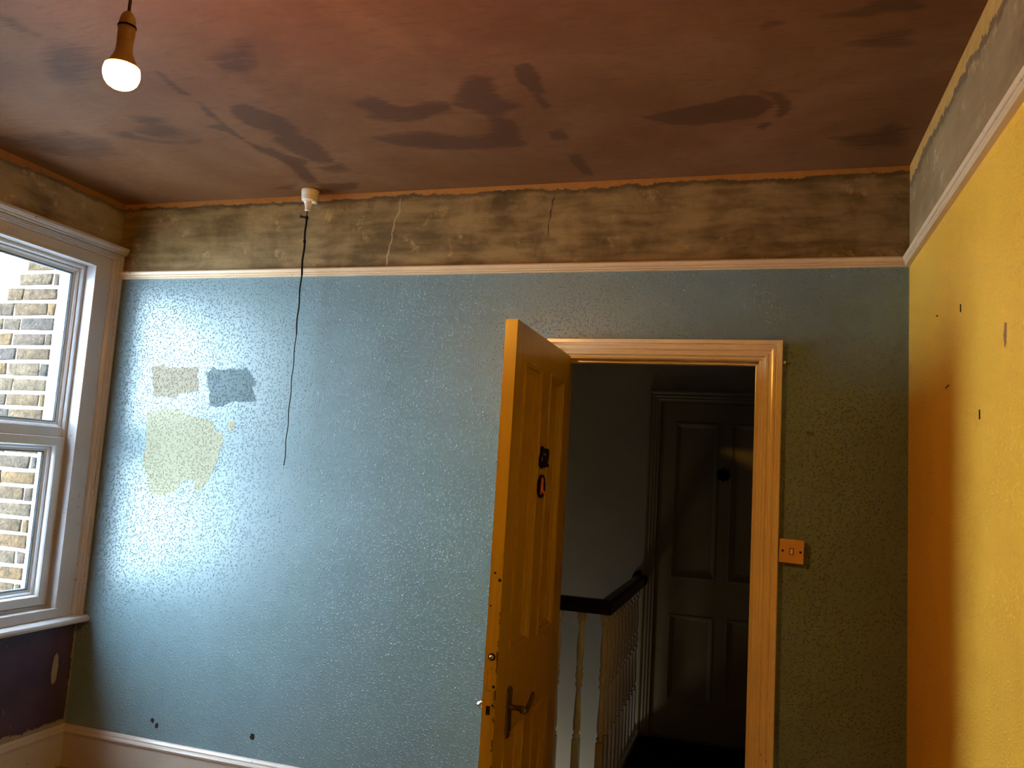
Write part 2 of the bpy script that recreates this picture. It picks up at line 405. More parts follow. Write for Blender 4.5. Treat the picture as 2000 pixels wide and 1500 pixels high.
STAINS = [(0.5, [(0.88, -1.32), (0.98, -1.38), (1.06, -1.38), (1.09, -1.33), (1.02, -1.23), (0.89, -1.15), (0.78, -1.15), (0.79, -1.22)]), (0.6, [(1.42, -1.21), (1.52, -1.24), (1.6, -1.28), (1.63, -1.26), (1.56, -1.15), (1.5, -1.11), (1.44, -1.12), (1.44, -1.19)]), (0.9, [(1.2, -1.16), (1.2, -1.13), (1.19, -1.06), (1.19, -1.0), (1.17, -1.02), (1.18, -1.08), (1.19, -1.13)]), (0.9, [(1.19, -0.94), (1.18, -0.86), (1.16, -0.76), (1.15, -0.62), (1.18, -0.53), (1.21, -0.53), (1.23, -0.45), (1.3, -0.4), (1.24, -0.34), (1.23, -0.28), (1.2, -0.16), (1.15, -0.16), (1.19, -0.34), (1.18, -0.43), (1.15, -0.52), (1.15, -0.64), (1.13, -0.72), (1.09, -0.76), (1.16, -0.77), (1.16, -0.86)]), (0.8, [(1.29, -0.89), (1.35, -0.9), (1.39, -0.83), (1.43, -0.76), (1.42, -0.66), (1.39, -0.64), (1.43, -0.57), (1.42, -0.45), (1.4, -0.37), (1.33, -0.36), (1.29, -0.47), (1.27, -0.6), (1.33, -0.65), (1.27, -0.72), (1.25, -0.81)]), (0.55, [(0.11, -0.82), (0.27, -0.81), (0.47, -0.82), (0.51, -0.77), (0.57, -0.71), (0.49, -0.59), (0.36, -0.58), (0.36, -0.55), (0.56, -0.6), (0.51, -0.57), (0.34, -0.55), (0.35, -0.58), (0.26, -0.57), (0.19, -0.63), (0.12, -0.73)]), (0.65, [(0.83, -0.89), (0.91, -0.87), (0.96, -0.84), (0.88, -0.8), (0.94, -0.79), (0.93, -0.7), (0.83, -0.7), (0.77, -0.74), (0.75, -0.78), (0.84, -0.81)]), (0.75, [(0.63, -0.77), (0.71, -0.77), (0.72, -0.72), (0.81, -0.67), (0.88, -0.64), (0.97, -0.66), (0.93, -0.63), (0.83, -0.64), (0.74, -0.68), (0.67, -0.72)]), (0.8, [(1.74, -0.85), (1.84, -0.87), (1.87, -0.81), (1.93, -0.77), (2.0, -0.8), (2.07, -0.79), (2.07, -0.73), (1.89, -0.68), (1.81, -0.69), (1.74, -0.73), (1.79, -0.75), (1.75, -0.81)]), (0.75, [(2.12, -0.8), (2.19, -0.92), (2.24, -0.94), (2.28, -0.92), (2.26, -0.81), (2.31, -0.73), (2.25, -0.68), (2.2, -0.67), (2.14, -0.72), (2.1, -0.77)]), (0.75, [(1.69, -0.56), (1.8, -0.58), (1.92, -0.57), (2.02, -0.51), (2.13, -0.51), (2.18, -0.59), (2.19, -0.67), (2.24, -0.66), (2.26, -0.56), (2.24, -0.4), (2.11, -0.4), (1.99, -0.41), (1.84, -0.44), (1.74, -0.49)]), (1, [(2.38, -0.98), (2.42, -0.99), (2.43, -0.92), (2.42, -0.81), (2.39, -0.82), (2.37, -0.89)]), (1, [(2.395, -0.79), (2.42, -0.71), (2.40, -0.69), (2.39, -0.75)]), (0.9, [(2.37, -0.5), (2.41, -0.52), (2.42, -0.44), (2.37, -0.44)]), (1, [(2.39, -0.28), (2.43, -0.29), (2.43, -0.19), (2.44, -0.07), (2.41, -0.09), (2.395, -0.2)]), (1, [(2.72, -0.57), (2.83, -0.6), (2.97, -0.64), (3.05, -0.67), (3.09, -0.66), (3.14, -0.6), (3.09, -0.51), (2.99, -0.5), (2.89, -0.48), (2.8, -0.51)]), (0.9, [(3.1, -0.69), (3.16, -0.66), (3.19, -0.6), (3.18, -0.52), (3.16, -0.5), (3.17, -0.58), (3.14, -0.65)]), (0.9, [(3.09, -0.43), (3.13, -0.46), (3.11, -0.41)]), (0.8, [(3.26, -1.085), (3.35, -1.10), (3.39, -1.13), (3.46, -1.12), (3.49, -1.08), (3.42, -1.08), (3.35, -1.07)]), (0.6, [(3.35, -0.94), (3.41, -0.97), (3.48, -0.97), (3.5, -0.9), (3.41, -0.88)]), (0.6, [(3.34, -0.3), (3.47, -0.32), (3.52, -0.39), (3.58, -0.34), (3.59, -0.19), (3.45, -0.19)]), (0.8, [(3.11, -1.06), (3.13, -1.09), (3.16, -1.07)]), (0.6, [(0.96, -1.54), (0.99, -1.52), (0.98, -1.46), (0.99, -1.43), (0.96, -1.45), (0.94, -1.49)]), (0.7, [(1.31, -0.31), (1.42, -0.34), (1.43, -0.28), (1.36, -0.25), (1.31, -0.28)]), (0.9, [(1.19, -0.13), (1.39, -0.12), (1.33, -0.06), (1.19, -0.04)]), (0.8, [(0.97, -0.12), (1.09, -0.15), (1.02, -0.09)])]
def make_ceiling():
    import numpy as np
    st = .0125
    xs = np.append(np.arange(0, W, st), W); ys = np.append(np.arange(-1.75, 0, st), 0.0)
    X, Y = np.meshgrid(xs, ys)
    A = np.zeros_like(X)
    for s, poly in STAINS:
        P = np.array(poly); x0, y0 = P.min(0) - .1; x1, y1 = P.max(0) + .1
        k = (X > x0) & (X < x1) & (Y > y0) & (Y < y1)
        px, py = X[k], Y[k]; ins = np.zeros(px.shape, bool); dmin = np.full(px.shape, 9.0)
        for (ax, ay), (bx, by) in zip(P, np.roll(P, -1, 0)):
            c = ((ay > py) != (by > py)) & (px < (bx - ax) * (py - ay) / (by - ay + 1e-12) + ax); ins ^= c
            L = (bx - ax) ** 2 + (by - ay) ** 2 + 1e-12
            tt = np.clip(((px - ax) * (bx - ax) + (py - ay) * (by - ay)) / L, 0, 1)
            dmin = np.minimum(dmin, np.hypot(px - ax - tt * (bx - ax), py - ay - tt * (by - ay)))
        sd = np.where(ins, dmin, -dmin)
        soft = .018 + .04 * (1 - s)
        A[k] = np.maximum(A[k], s * np.clip(.5 + sd / (2 * soft), 0, 1) ** .8)
    nx, ny = len(xs), len(ys)
    verts = [(float(a), float(b), H) for a, b in zip(X.ravel(), Y.ravel())]
    faces = [(j * nx + i, (j + 1) * nx + i, (j + 1) * nx + i + 1, j * nx + i + 1) for j in range(ny - 1) for i in range(nx - 1)]
    n0 = len(verts)
    verts += [(0, FY, H), (W, FY, H), (0, -1.75, H), (W, -1.75, H)]
    faces.append((n0, n0 + 2, n0 + 3, n0 + 1))
    n1 = len(verts)
    verts += [(-.2, FY - .12, H + .12), (W + .12, FY - .12, H + .12), (W + .12, .12, H + .12), (-.2, .12, H + .12)]
    faces.append((n1, n1 + 1, n1 + 2, n1 + 3))
    me = bpy.data.meshes.new('ceiling'); me.from_pydata(verts, [], faces)
    at = me.attributes.new('damp', 'FLOAT', 'POINT'); vals = list(A.ravel().astype(float)) + [0.0] * 8
    at.data.foreach_set('value', vals)
    me.materials.append(M['ceiling'])
    ob = bpy.data.objects.new('ceiling', me); C.objects.link(ob)
    return tag(ob, 'freshly plastered pink brown ceiling with darker damp patches', kind='structure')
make_ceiling()

# sample patches of paint brushed on the blue wall (each a thin coat on the paper)
SW = [('swatch_beige', 'grey beige test square of paint brushed on the blue wall', [(0.274, 1.907), (0.32, 1.912), (0.332, 1.928), (0.347, 1.913), (0.385, 1.906), (0.548, 1.912), (0.548, 1.852), (0.561, 1.795), (0.492, 1.788), (0.443, 1.777), (0.423, 1.753), (0.385, 1.769), (0.298, 1.757), (0.293, 1.83)]),
      ('swatch_teal', 'dark teal blue test square of paint brushed on the wall', [(0.589, 1.883), (0.621, 1.905), (0.7, 1.902), (0.743, 1.912), (0.778, 1.906), (0.821, 1.914), (0.837, 1.881), (0.879, 1.848), (0.852, 1.825), (0.885, 1.756), (0.761, 1.751), (0.719, 1.74), (0.712, 1.728), (0.669, 1.72), (0.633, 1.73), (0.622, 1.786), (0.606, 1.838)]),
      ('swatch_sage', 'large pale sage test patch of paint with ragged bottom', [(0.27, 1.694), (0.321, 1.689), (0.356, 1.707), (0.447, 1.708), (0.524, 1.677), (0.651, 1.652), (0.682, 1.612), (0.718, 1.606), (0.722, 1.551), (0.706, 1.484), (0.666, 1.379), (0.613, 1.314), (0.593, 1.331), (0.598, 1.364), (0.552, 1.38), (0.51, 1.359), (0.498, 1.314), (0.446, 1.298), (0.346, 1.294), (0.323, 1.366), (0.283, 1.439), (0.292, 1.531)]),
      ('swatch_sage', 'small dab of sage paint right of the large patch', [(0.738, 1.655), (0.775, 1.668), (0.78, 1.627), (0.753, 1.604)])]
for mt, lb, poly in SW:
    link('paint_patch', polyplate(poly, .0006, BACK, .009), M[mt], wall_back, label=lb)

# ---------------------------------------------------------------- setting: picture rails, skirtings, casings
RP = [(0, 0), (0, .017), (.004, .020), (.008, .017), (.010, .020), (.014, .021), (.016, .017), (.019, .024), (.030, .028), (.036, .024), (.038, 0)]
o = link('trim_1', sweep([(.034, RAILZ), (W - .0, RAILZ)], RP, BACK), M['cream_rail']); tag(o, 'cream picture rail along the back wall', kind='structure')
o = link('trim_2', sweep([(-.024, RAILZ), (FY, RAILZ)], [(-a, b) for a, b in RP], RIGHT), M['cream_rail']); tag(o, 'cream picture rail along the yellow wall', kind='structure')
SK = [(0, 0), (0, .018), (.148, .018), (.151, .022), (.160, .024), (.166, .020), (.170, .014), (.176, .013), (.184, .006), (.187, 0)]
o = link('baseboard_back', sweep([(0, 0), (DX0 - .075, 0)], SK, BACK), M['skirting']); tag(o, 'scuffed white skirting under the blue wall', kind='structure')
o = link('baseboard_left', sweep([(FY, 0), (0, 0)], SK, LEFT), M['skirting']); tag(o, 'scuffed white skirting under the purple wall', kind='structure')
o = link('baseboard_right', sweep([(0, 0), (FY, 0)], [(-a, b) for a, b in SK], RIGHT), M['skirting']); tag(o, 'white skirting under the yellow wall', kind='structure')
# door casing: stepped architrave, mitred
CP = [(0, 0), (0, .026), (.003, .029), (.016, .029), (.018, .019), (.022, .018), (.027, .024), (.034, .027), (.040, .025), (.043, .014), (.047, .013), (.052, .019), (.058, .021), (.063, .018), (.065, .009), (.074, .008), (.0745, 0)]
XO0, XO1, ZO = DX0 - .066, 3.204, 2.0625
cas = empty('trim_3', (XO0, 0, 0), 'stepped cream gloss architrave around the open doorway', kind='structure')
def mitre_piece(a, b, ma, mb, prof, to3d):
    """one length of casing from a to b (outer edge); ma, mb: the miter vectors at its ends"""
    bm = bmesh.new(); rings = []
    for p, mm in ((a, ma), (b, mb)): rings.append([bm.verts.new(to3d(p[0] + mm[0] * d, p[1] + mm[1] * d, h)) for d, h in prof])
    k = len(prof)
    for j in range(k): bm.faces.new([rings[0][j], rings[0][(j + 1) % k], rings[1][(j + 1) % k], rings[1][j]])
    bm.faces.new(rings[0]); bm.faces.new(rings[1]); return bm
link('casing_leg', mitre_piece((XO0, 0), (XO0, ZO), (1, 0), (1, -1), CP, BACK), M['casing'], cas)
link('casing_leg', mitre_piece((XO1, 0), (XO1, ZO), (-1, 0), (-1, -1), CP, BACK), M['casing'], cas)
link('casing_head', mitre_piece((XO0, ZO), (XO1, ZO), (1, -1), (-1, -1), CP, BACK), M['casing'], cas)
# lining of the opening with its stops
lin = empty('trim_4', (DX0, 0, 0), 'cream door lining with stop inside the doorway', kind='structure')
for (a, b) in (((DX0 - .001, 0, 0), (DX0 + .012, .125, DZ)), ((DX1 - .012, 0, 0), (DX1 + .001, .125, DZ))): link('lining_jamb', B(a, b), M['door'] if a[0] < 3 else M['casing'], lin)
link('lining_head', B((DX0 + .012, 0, DZ - .006), (DX1 - .012, .125, DZ + .001)), M['casing'], lin)
for (a, b) in (((DX0 + .012, .045, 0), (DX0 + .014, .08, DZ - .018)), ((DX1 - .024, .045, 0), (DX1 - .012, .08, DZ - .018))): link('door_stop', B(a, b, .002), M['door'] if a[0] < 3 else M['casing'], lin)
link('door_stop', B((DX0 + .012, .045, DZ - .018), (DX1 - .012, .08, DZ - .006), .002), M['casing'], lin)

# ---------------------------------------------------------------- the open panelled door (hinged left, standing square into the room)
FX = 2.3765                                      # hall face of the leaf
DFACE = lambda u, v, h: Vector((FX + h, u, v))   # u = y, v = z, h towards the right
door = empty('door_1', (FX - .02, -.02, 0), 'yellowed cream four panel door standing wide open into the room', kind='structure')
y0, y1, zb, zt, TH = -.783, -.019, .008, 1.989, .041
PA, PB = (-.672, -.446), (-.327, -.113)
PZ = ((.20, .672), (.925, 1.873))
def inpanel(u, v): return any(a < u < b for a, b in (PA, PB)) and any(a < v < b for a, b in PZ)
link('leaf', slab([y0, PA[0], PA[1], PB[0], PB[1], y1], [zb, PZ[0][0], PZ[0][1], PZ[1][0], PZ[1][1], zt], lambda u, v: not inpanel(u, v), TH, DFACE), M['door'], door)
MP = [(-.002, 0), (.000, .004), (.005, .005), (.009, .001), (.013, .001), (.018, -.009), (.026, -.014), (.030, -.0165), (.032, -.021), (-.002, -.019)]
for a, b in (PA, PB):
    for c, d in PZ:
        link('panel', B((FX - .025, a - .004, c - .004), (FX - .019, b + .004, d + .004)), M['door'], door)
        link('panel_moulding', sweep([(a, c), (b, c), (b, d), (a, d)], MP, DFACE, True), M['door'], door)
        link('panel_moulding', sweep([(a, c), (b, c), (b, d), (a, d)], MP, lambda u, v, h: Vector((FX - TH - h, u, v)), True), M['door'], door)
def handle(side, mat, label):
    """long back plate with scrolled lever; side +1 hall face, -1 room face"""
    fx = FX if side > 0 else FX - TH
    T = lambda u, v, h: Vector((fx + side * h, u, v))
    bm = bmesh.new()
    yc, za, zc = -.640, .655, .817
    out = [(yc - .025, za + .012), (yc - .012, za), (yc + .012, za), (yc + .025, za + .012), (yc + .025, zc - .012), (yc + .012, zc), (yc - .012, zc), (yc - .025, zc - .012)]
    f = [bm.verts.new(T(a, b, 0)) for a, b in out]; g = [bm.verts.new(T(yc + (a - yc) * .9, .736 + (b - .736) * .97, .007)) for a, b in out]
    for i in range(8): bm.faces.new([f[i], f[(i + 1) % 8], g[(i + 1) % 8], g[i]])
    bm.faces.new(g); bm.faces.new(f)
    pl = link('handle_plate', bm, mat, door, label=label)
    bm = bmesh.new()
    tube(bm, [T(yc, .752, h) for h in (.004, .008, .012, .03, .046, .052)], [.013, .013, .009, .008, .010, .010], 14)
    pts = []; rad = []
    for i in range(15):
        k = i / 14
        pts.append(T(yc - .006 + .105 * k, .750 + (-.010 * math.sin(PI * min(1, k * 1.6)) if k < .62 else .030 * ((k - .62) / .38) ** 1.6), .050 + .006 * k)); rad.append(.0115 - .005 * k)
    tube(bm, pts, rad, 12)
    lv = link('lever', bm, mat, pl, True)
    for z in (.675, .797):
        link('screw', lathe(bmesh.new(), [(0, .0095 * side), (.003, .009 * side), (.004, .006 * side)], (fx, yc, z), 10, 'X'), mat, pl, True)
handle(1, M['brass_dark'], 'dark bronze back plate with scrolled lever')
handle(-1, M['steel'], 'chrome back plate and lever on the far face')
# closing edge: ball catch and latch hole, filled mortise lines
EDGE = lambda u, v, h: Vector((u, y0 - h, v))
xe = FX - TH / 2
bc = link('ball_catch', lathe(bmesh.new(), [(.0115, .0), (.0115, -.0015), (.0085, -.002), (.0085, -.0005)], (xe + .002, y0, .933), 20, 'Y'), M['dark'], door, label='dark collar of ball catch in the closing edge')
bm = bmesh.new(); bmesh.ops.create_uvsphere(bm, u_segments=16, v_segments=10, radius=.0078)
for v in bm.verts: v.co += Vector((xe + .002, y0 - .001, .933))
link('ball', bm, M['steel'], bc, True)
bm = bmesh.new(); box(bm, (xe - .007, y0 - .0012, .761), (xe + .006, y0 + .004, .787)); link('latch_hole', bm, M['dark'], door, label='dark square latch hole in the closing edge')
for a, b in (((xe - .009, .835), (xe - .0083, .895)), ((xe - .012, .832), (xe + .008, .8330)), ((xe + .0125, .70), (xe + .0132, .83)), ((xe - .004, .8975), (xe + .005, .8985))):
    link('filler_line', B((a[0], y0 - .0005, a[1]), (b[0], y0 + .002, b[1])), M['staple'], door)
for z, dx, r in ((1.186, -.004, .004), (1.165, .0125, .0055), (1.085, -.012, .003), (.79, .014, .004), (.845, .013, .005)):
    bm = bmesh.new(); lathe(bm, [(r, -.0008), (r * .6, -.0012), (0, -.0012)], (xe + dx, y0, z), 9, 'Y'); link('paint_chip', bm, M['staple'], door)
# plaques on the middle muntin
BADGE = [(-0.415, 1.598), (-0.402, 1.6), (-0.386, 1.597), (-0.386, 1.589), (-0.372, 1.589), (-0.371, 1.593), (-0.342, 1.595), (-0.334, 1.593), (-0.313, 1.592), (-0.305, 1.575), (-0.312, 1.557), (-0.323, 1.542), (-0.304, 1.537), (-0.304, 1.527), (-0.354, 1.525), (-0.389, 1.526), (-0.391, 1.52), (-0.411, 1.521), (-0.416, 1.527), (-0.43, 1.529), (-0.432, 1.556), (-0.417, 1.575)]
bd = link('door_plaque', polyplate(BADGE, .006, DFACE), M['black']); tag(bd, 'black ragged cut-out plaque stuck on the yellow door above the oval', 'plaque')
for yy, zz in ((-.385, 1.572), (-.366, 1.571), (-.404, 1.558), (-.407, 1.550)):  # small white specks on the black plaque
    link('plaque_speck', B((FX + .0058, yy - .003, zz - .003), (FX + .0066, yy + .003, zz + .003)), M['plastic'], bd)
ov = [(-.384 + .052 * math.cos(2 * PI * i / 32), 1.456 + .042 * math.sin(2 * PI * i / 32)) for i in range(32)]
oval = empty('oval_plaque', (FX, -.384, 1.456), 'black oval plaque with an orange letter stuck on the yellow door', 'plaque')
link('oval_plate', polyplate(ov, .005, DFACE), M['black'], oval)
FIG = [(-0.394, 1.488), (-0.377, 1.488), (-0.367, 1.475), (-0.372, 1.466), (-0.367, 1.456), (-0.368, 1.448), (-0.359, 1.439), (-0.334, 1.434), (-0.34, 1.429), (-0.364, 1.429), (-0.39, 1.44), (-0.394, 1.427), (-0.404, 1.427), (-0.403, 1.451), (-0.4, 1.468)]
link('letter', polyplate([(a, b) for a, b in FIG], .0065, DFACE), M['orange'], oval, label='orange letter with two legs')

# ---------------------------------------------------------------- window in the left wall
win = empty('window_1', (0, (WY0 + WY1) / 2, WZ0), 'white window in moulded casing overlooking the brick wall', kind='structure')
YC = -.004
# moulded casing: back band outside, flat board inside
AP = [(0, 0), (0, .036), (.006, .043), (.016, .043), (.020, .034), (.026, .036), (.034, .030), (.040, .032), (.048, .026), (.055, .018), (.062, .020), (.148, .020), (.152, .016), (.152, 0)]
ZT = 2.466
yl = WY0 - .149
link('casing_leg', mitre_piece((YC, .70), (YC, ZT), (-1, 0), (-1, -.52), AP, LEFT), M['white'], win)
link('casing_leg', mitre_piece((yl, .70), (yl, ZT), (1, 0), (1, -.52), AP, LEFT), M['white'], win)
APH = [(d * .52, h) for d, h in AP]
link('casing_head', mitre_piece((yl, ZT), (YC, ZT), (1 / .52, -1), (-1 / .52, -1), APH, LEFT), M['white'], win)
CAPP = [(0, 0), (0, .044), (.004, .050), (.010, .050), (.014, .056), (.024, .062), (.036, .062), (.038, .0)]
link('cornice', sweep([(yl - .02, 2.466), (YC + .002, 2.466)], CAPP, LEFT), M['white'], win, label='projecting moulded cap over the window casing')
# reveal lining
link('lining', B((-.045, WY1 - .002, WZ0 + .03), (.0195, WY1 + .010, WZ1)), M['white'], win)
link('lining', B((-.045, WY0 - .010, WZ0 + .03), (.0195, WY0 + .002, WZ1)), M['white'], win)
link('lining', B((-.045, WY0, WZ1 - .006), (.0195, WY1, WZ1 + .002)), M['white'], win)
# plastic frame
FP = [(0, -.04), (0, -.105), (.026, -.105), (.026, -.072), (.022, -.060), (.018, -.046), (.014, -.040)]
ya, yb, za, zb_ = WY0, WY1 - .002, .742, WZ1 - .006
link('outer_frame', sweep([(ya, za), (yb, za), (yb, zb_), (ya, zb_)], FP, LEFT, True), M['upvc'], win)
# upper fixed light: bead, gasket, spacer, pane
TZ0, TZ1 = 1.535, 1.585
link('transom', B((-.105, ya + .02, TZ0), (-.046, yb - .02, TZ1), .006), M['upvc'], win)
def light(y0_, y1_, z0_, z1_, bead, x):
    bp = [(0, x + .016), (.004, x + .018), (bead * .45, x + .012), (bead * .5, x + .008), (bead, x + .004), (bead, x - .02), (0, x - .02)]
    link('glazing_bead', sweep([(y0_, z0_), (y1_, z0_), (y1_, z1_), (y0_, z1_)], bp, LEFT, True), M['upvc'], win)
    gp = [(bead - .001, x + .003), (bead + .003, x + .002), (bead + .003, x - .002), (bead - .001, x - .002)]
    link('gasket', sweep([(y0_, z0_), (y1_, z0_), (y1_, z1_), (y0_, z1_)], gp, LEFT, True), M['gasket'], win)
    sp = [(bead - .001, x - .006), (bead + .007, x - .006), (bead + .007, x - .016), (bead - .001, x - .016)]
    link('glass_spacer', sweep([(y0_, z0_), (y1_, z0_), (y1_, z1_), (y0_, z1_)], sp, LEFT, True), M['gasket_blue'], win)
    link('pane', B((x - .003, y0_ + bead, z0_ + bead), (x + .001, y1_ - bead, z1_ - bead)), M['glass'], win)
light(ya + .022, yb - .022, TZ1 - .002, zb_ - .022, .024, -.072)
# lower opening sash
s0, s1, q0, q1 = ya + .020, yb - .020, za + .020, TZ0 + .002
SP = [(0, -.030), (.002, -.026), (.040, -.026), (.044, -.032), (.046, -.045), (.050, -.050), (.050, -.10), (0, -.10)]
sash = link('sash', sweep([(s0, q0), (s1, q0), (s1, q1), (s0, q1)], SP, LEFT, True), M['upvc'], win)
light(s0 + .048, s1 - .048, q0 + .048, q1 - .048, .022, -.066)
bm = bmesh.new(); box(bm, (-.027, -.80, 1.506), (-.0225, -.51, 1.522), .002); link('sash_vent', bm, M['upvc'], sash, label='slim white vent strip on the top rail of the sash')
# stool and window board
link('window_stool', B((-.06, WY0, .70), (.022, WY1 + .012, .745), .003), M['white'], win)
WB = [(0, -.19), (.0, .062), (.006, .072), (.016, .076), (.026, .072), (.034, .062), (.034, -.19)]
bm = bmesh.new(); rr = []
for yy in (yl - .02, -.002): rr.append([bm.verts.new((h if yy > WY1 or h > 0 else h, yy, .665 + d)) for d, h in [(0, 0), (0, .060), (.006, .072), (.016, .076), (.026, .072), (.034, .060), (.036, 0)]])
for j in range(7): bm.faces.new([rr[0][j], rr[0][(j + 1) % 7], rr[1][(j + 1) % 7], rr[1][j]])
bm.faces.new(rr[0]); bm.faces.new(rr[1])
link('window_board', bm, M['white'], win, label='rounded white sill board under the window')

# ---------------------------------------------------------------- outside the window: white reveal, brick return wall, yard
OX, OY = -.20, -.155
def top_at(x): return 2.44 + (x + .43)       # verge of the lean-to falls away from the window
ex = empty('wall_exterior', (OX, OY, .3), 'brick return wall outside the window with a sloping top', kind='structure')
bm = bmesh.new()
prof = [(OX, -2.9), (OX, 2.62), (-.25, 2.62), (-1.75, top_at(-1.75)), (-1.75, -2.9)]
f = [bm.verts.new((x, OY + .004, z)) for x, z in prof]; g = [bm.verts.new((x, OY + .25, z)) for x, z in prof]
bm.faces.new(f); bm.faces.new(g)
for i in range(5): bm.faces.new([f[i], f[(i + 1) % 5], g[(i + 1) % 5], g[i]])
link('mortar_bed', bm, M['mortar'], ex)
bm = bmesh.new(); a = Vector((-.24, 0, top_at(-.24))); b = Vector((-1.85, 0, top_at(-1.85))); nn = Vector((-.7071, 0, .7071)) * .035
vs = [bm.verts.new(Vector((p.x, yy, p.z)) + k * nn) for yy in (OY - .03, OY + .26) for p, k in ((a, 0), (b, 0), (b, 1), (a, 1))]
bm.faces.new(vs[:4]); bm.faces.new(vs[4:])
for i in range(4): bm.faces.new([vs[i], vs[(i + 1) % 4], vs[4 + (i + 1) % 4], vs[4 + i]])
link('verge_slate', bm, M['slate'], ex)
PITCH = .0757
nb = 0
for k in range(-22, 3):
    zc = 2.282 - .005 + k * PITCH + PITCH / 2 
    x = OX - .006; j = 0
    odd = k % 2
    seq = []
    if odd: seq = ['S', 'H']
    else: seq = ['C', 'S', 'S', 'H'] if (k // 2) % 2 else ['Q', 'S', 'H', 'S']
    while x > -1.15:
        t_ = seq[j] if j < len(seq) else ('S' if (j + k) % 2 else 'H')
        L = {'S': .200, 'H': .097, 'C': .045, 'Q': .03}[t_] + random.uniform(-.006, .006); j += 1
        xa = x - L
        if zc + .035 < top_at((x + xa) / 2) - .02 and zc - .04 > .62:
            bm = bmesh.new(); hz = .0295 + random.uniform(-.002, .002)
            pr = random.uniform(.002, .008)
            box(bm, (xa, OY - pr, zc - hz), (x, OY + .03, zc + hz))
            for v in bm.verts:
                v.co += Vector((random.uniform(-.004, .004), random.uniform(-.002, .002), random.uniform(-.003, .003)))
            es = [e for e in bm.edges if all(v.co.y < OY + .015 for v in e.verts)]
            bmesh.ops.bevel(bm, geom=es, offset=.006, segments=2, affect='EDGES', profile=.5)
            link('brick', bm, random.choice(BR), ex, True); nb += 1
        x = xa - random.uniform(.008, .013)
o = link('trim_5', B((OX + .001, OY - .001, .55), (-.106, OY + .03, 2.60), .001), M['render']); tag(o, 'white painted outer reveal of the window', kind='structure')
o = link('wall_sky_block', B((-3.0, -4.6, -3.0), (-.2, -4.3, 5.5)), M['slate']); tag(o, 'unseen wall added across the yard to keep sky light off the bricks', kind='structure')  # added out of view: blocks part of the sky so the bricks stay darker
o = link('ground', B((-14, -14, -3.1), (-.2, 9, -3.0)), M['ground']); tag(o, 'paved yard far below the window', kind='structure')

# ---------------------------------------------------------------- the dark landing beyond the doorway
HY = 1.80
SX, SY = 2.46, .62                               # corner of the balustrade round the stairwell
LX, RX = .9, 3.75
o = link('floor_landing', slab([LX, SX + .02, RX], [.12, SY - .02, HY], lambda u, v: u > SX or v < SY - .02, .2, lambda u, v, h: Vector((u, v, h))), M['carpet']); tag(o, 'dark carpeted landing floor beyond the doorway', kind='structure')
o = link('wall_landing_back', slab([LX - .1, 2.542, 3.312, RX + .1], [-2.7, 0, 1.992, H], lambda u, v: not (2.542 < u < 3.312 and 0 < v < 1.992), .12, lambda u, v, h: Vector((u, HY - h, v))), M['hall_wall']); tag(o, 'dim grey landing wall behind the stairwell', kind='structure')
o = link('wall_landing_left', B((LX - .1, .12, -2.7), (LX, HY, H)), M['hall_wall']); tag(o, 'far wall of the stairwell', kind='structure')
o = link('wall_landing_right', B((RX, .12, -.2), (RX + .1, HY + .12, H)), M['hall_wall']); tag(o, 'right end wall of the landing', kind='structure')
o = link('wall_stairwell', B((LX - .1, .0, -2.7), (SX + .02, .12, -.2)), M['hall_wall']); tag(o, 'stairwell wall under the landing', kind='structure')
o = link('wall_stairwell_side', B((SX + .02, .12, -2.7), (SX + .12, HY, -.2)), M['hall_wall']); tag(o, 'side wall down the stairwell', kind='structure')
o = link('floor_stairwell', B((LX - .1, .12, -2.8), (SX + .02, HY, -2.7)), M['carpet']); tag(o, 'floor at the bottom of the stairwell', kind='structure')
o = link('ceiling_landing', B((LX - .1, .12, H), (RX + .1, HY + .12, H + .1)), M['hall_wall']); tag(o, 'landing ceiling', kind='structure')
HB = lambda u, v, h: Vector((u, HY - h, v))
hc = empty('trim_6', (2.468, HY, 0), 'dim moulded casing round the landing door', kind='structure')
HCP = [(0, 0), (0, .020), (.012, .026), (.020, .022), (.026, .016), (.038, .020), (.046, .014), (.056, .016), (.064, .010), (.075, .010), (.075, 0)]
hx0, hx1, hzt = 2.468, 3.387, 2.066
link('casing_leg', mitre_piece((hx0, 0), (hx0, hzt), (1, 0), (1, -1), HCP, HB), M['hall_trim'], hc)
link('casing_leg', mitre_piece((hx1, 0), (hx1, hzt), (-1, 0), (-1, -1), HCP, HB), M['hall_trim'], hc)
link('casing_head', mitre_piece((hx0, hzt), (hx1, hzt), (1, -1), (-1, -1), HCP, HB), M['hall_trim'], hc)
d2 = empty('door_2', (2.93, HY + .03, 0), 'closed four panel door across the dark landing', kind='structure')
HF = lambda u, v, h: Vector((u, HY + .008 - h, v))
pa, pb = (2.636, 2.895), (2.967, 3.226); pz = ((.22, .714), (.933, 1.866))
inp = lambda u, v: any(a < u < b for a, b in (pa, pb)) and any(a < v < b for a, b in pz)
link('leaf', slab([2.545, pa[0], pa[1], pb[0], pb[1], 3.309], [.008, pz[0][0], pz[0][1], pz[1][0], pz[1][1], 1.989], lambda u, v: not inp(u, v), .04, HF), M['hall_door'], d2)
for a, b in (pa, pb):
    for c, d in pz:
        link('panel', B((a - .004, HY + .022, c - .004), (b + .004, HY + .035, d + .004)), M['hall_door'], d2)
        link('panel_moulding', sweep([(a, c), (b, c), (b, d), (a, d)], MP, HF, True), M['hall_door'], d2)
bm = bmesh.new(); R0 = []
for i in range(48):
    a = 2 * PI * i / 48; r = .037 + .004 * math.cos(8 * a); R0.append((2.928 + r * math.cos(a), 1.562 + r * math.sin(a)))
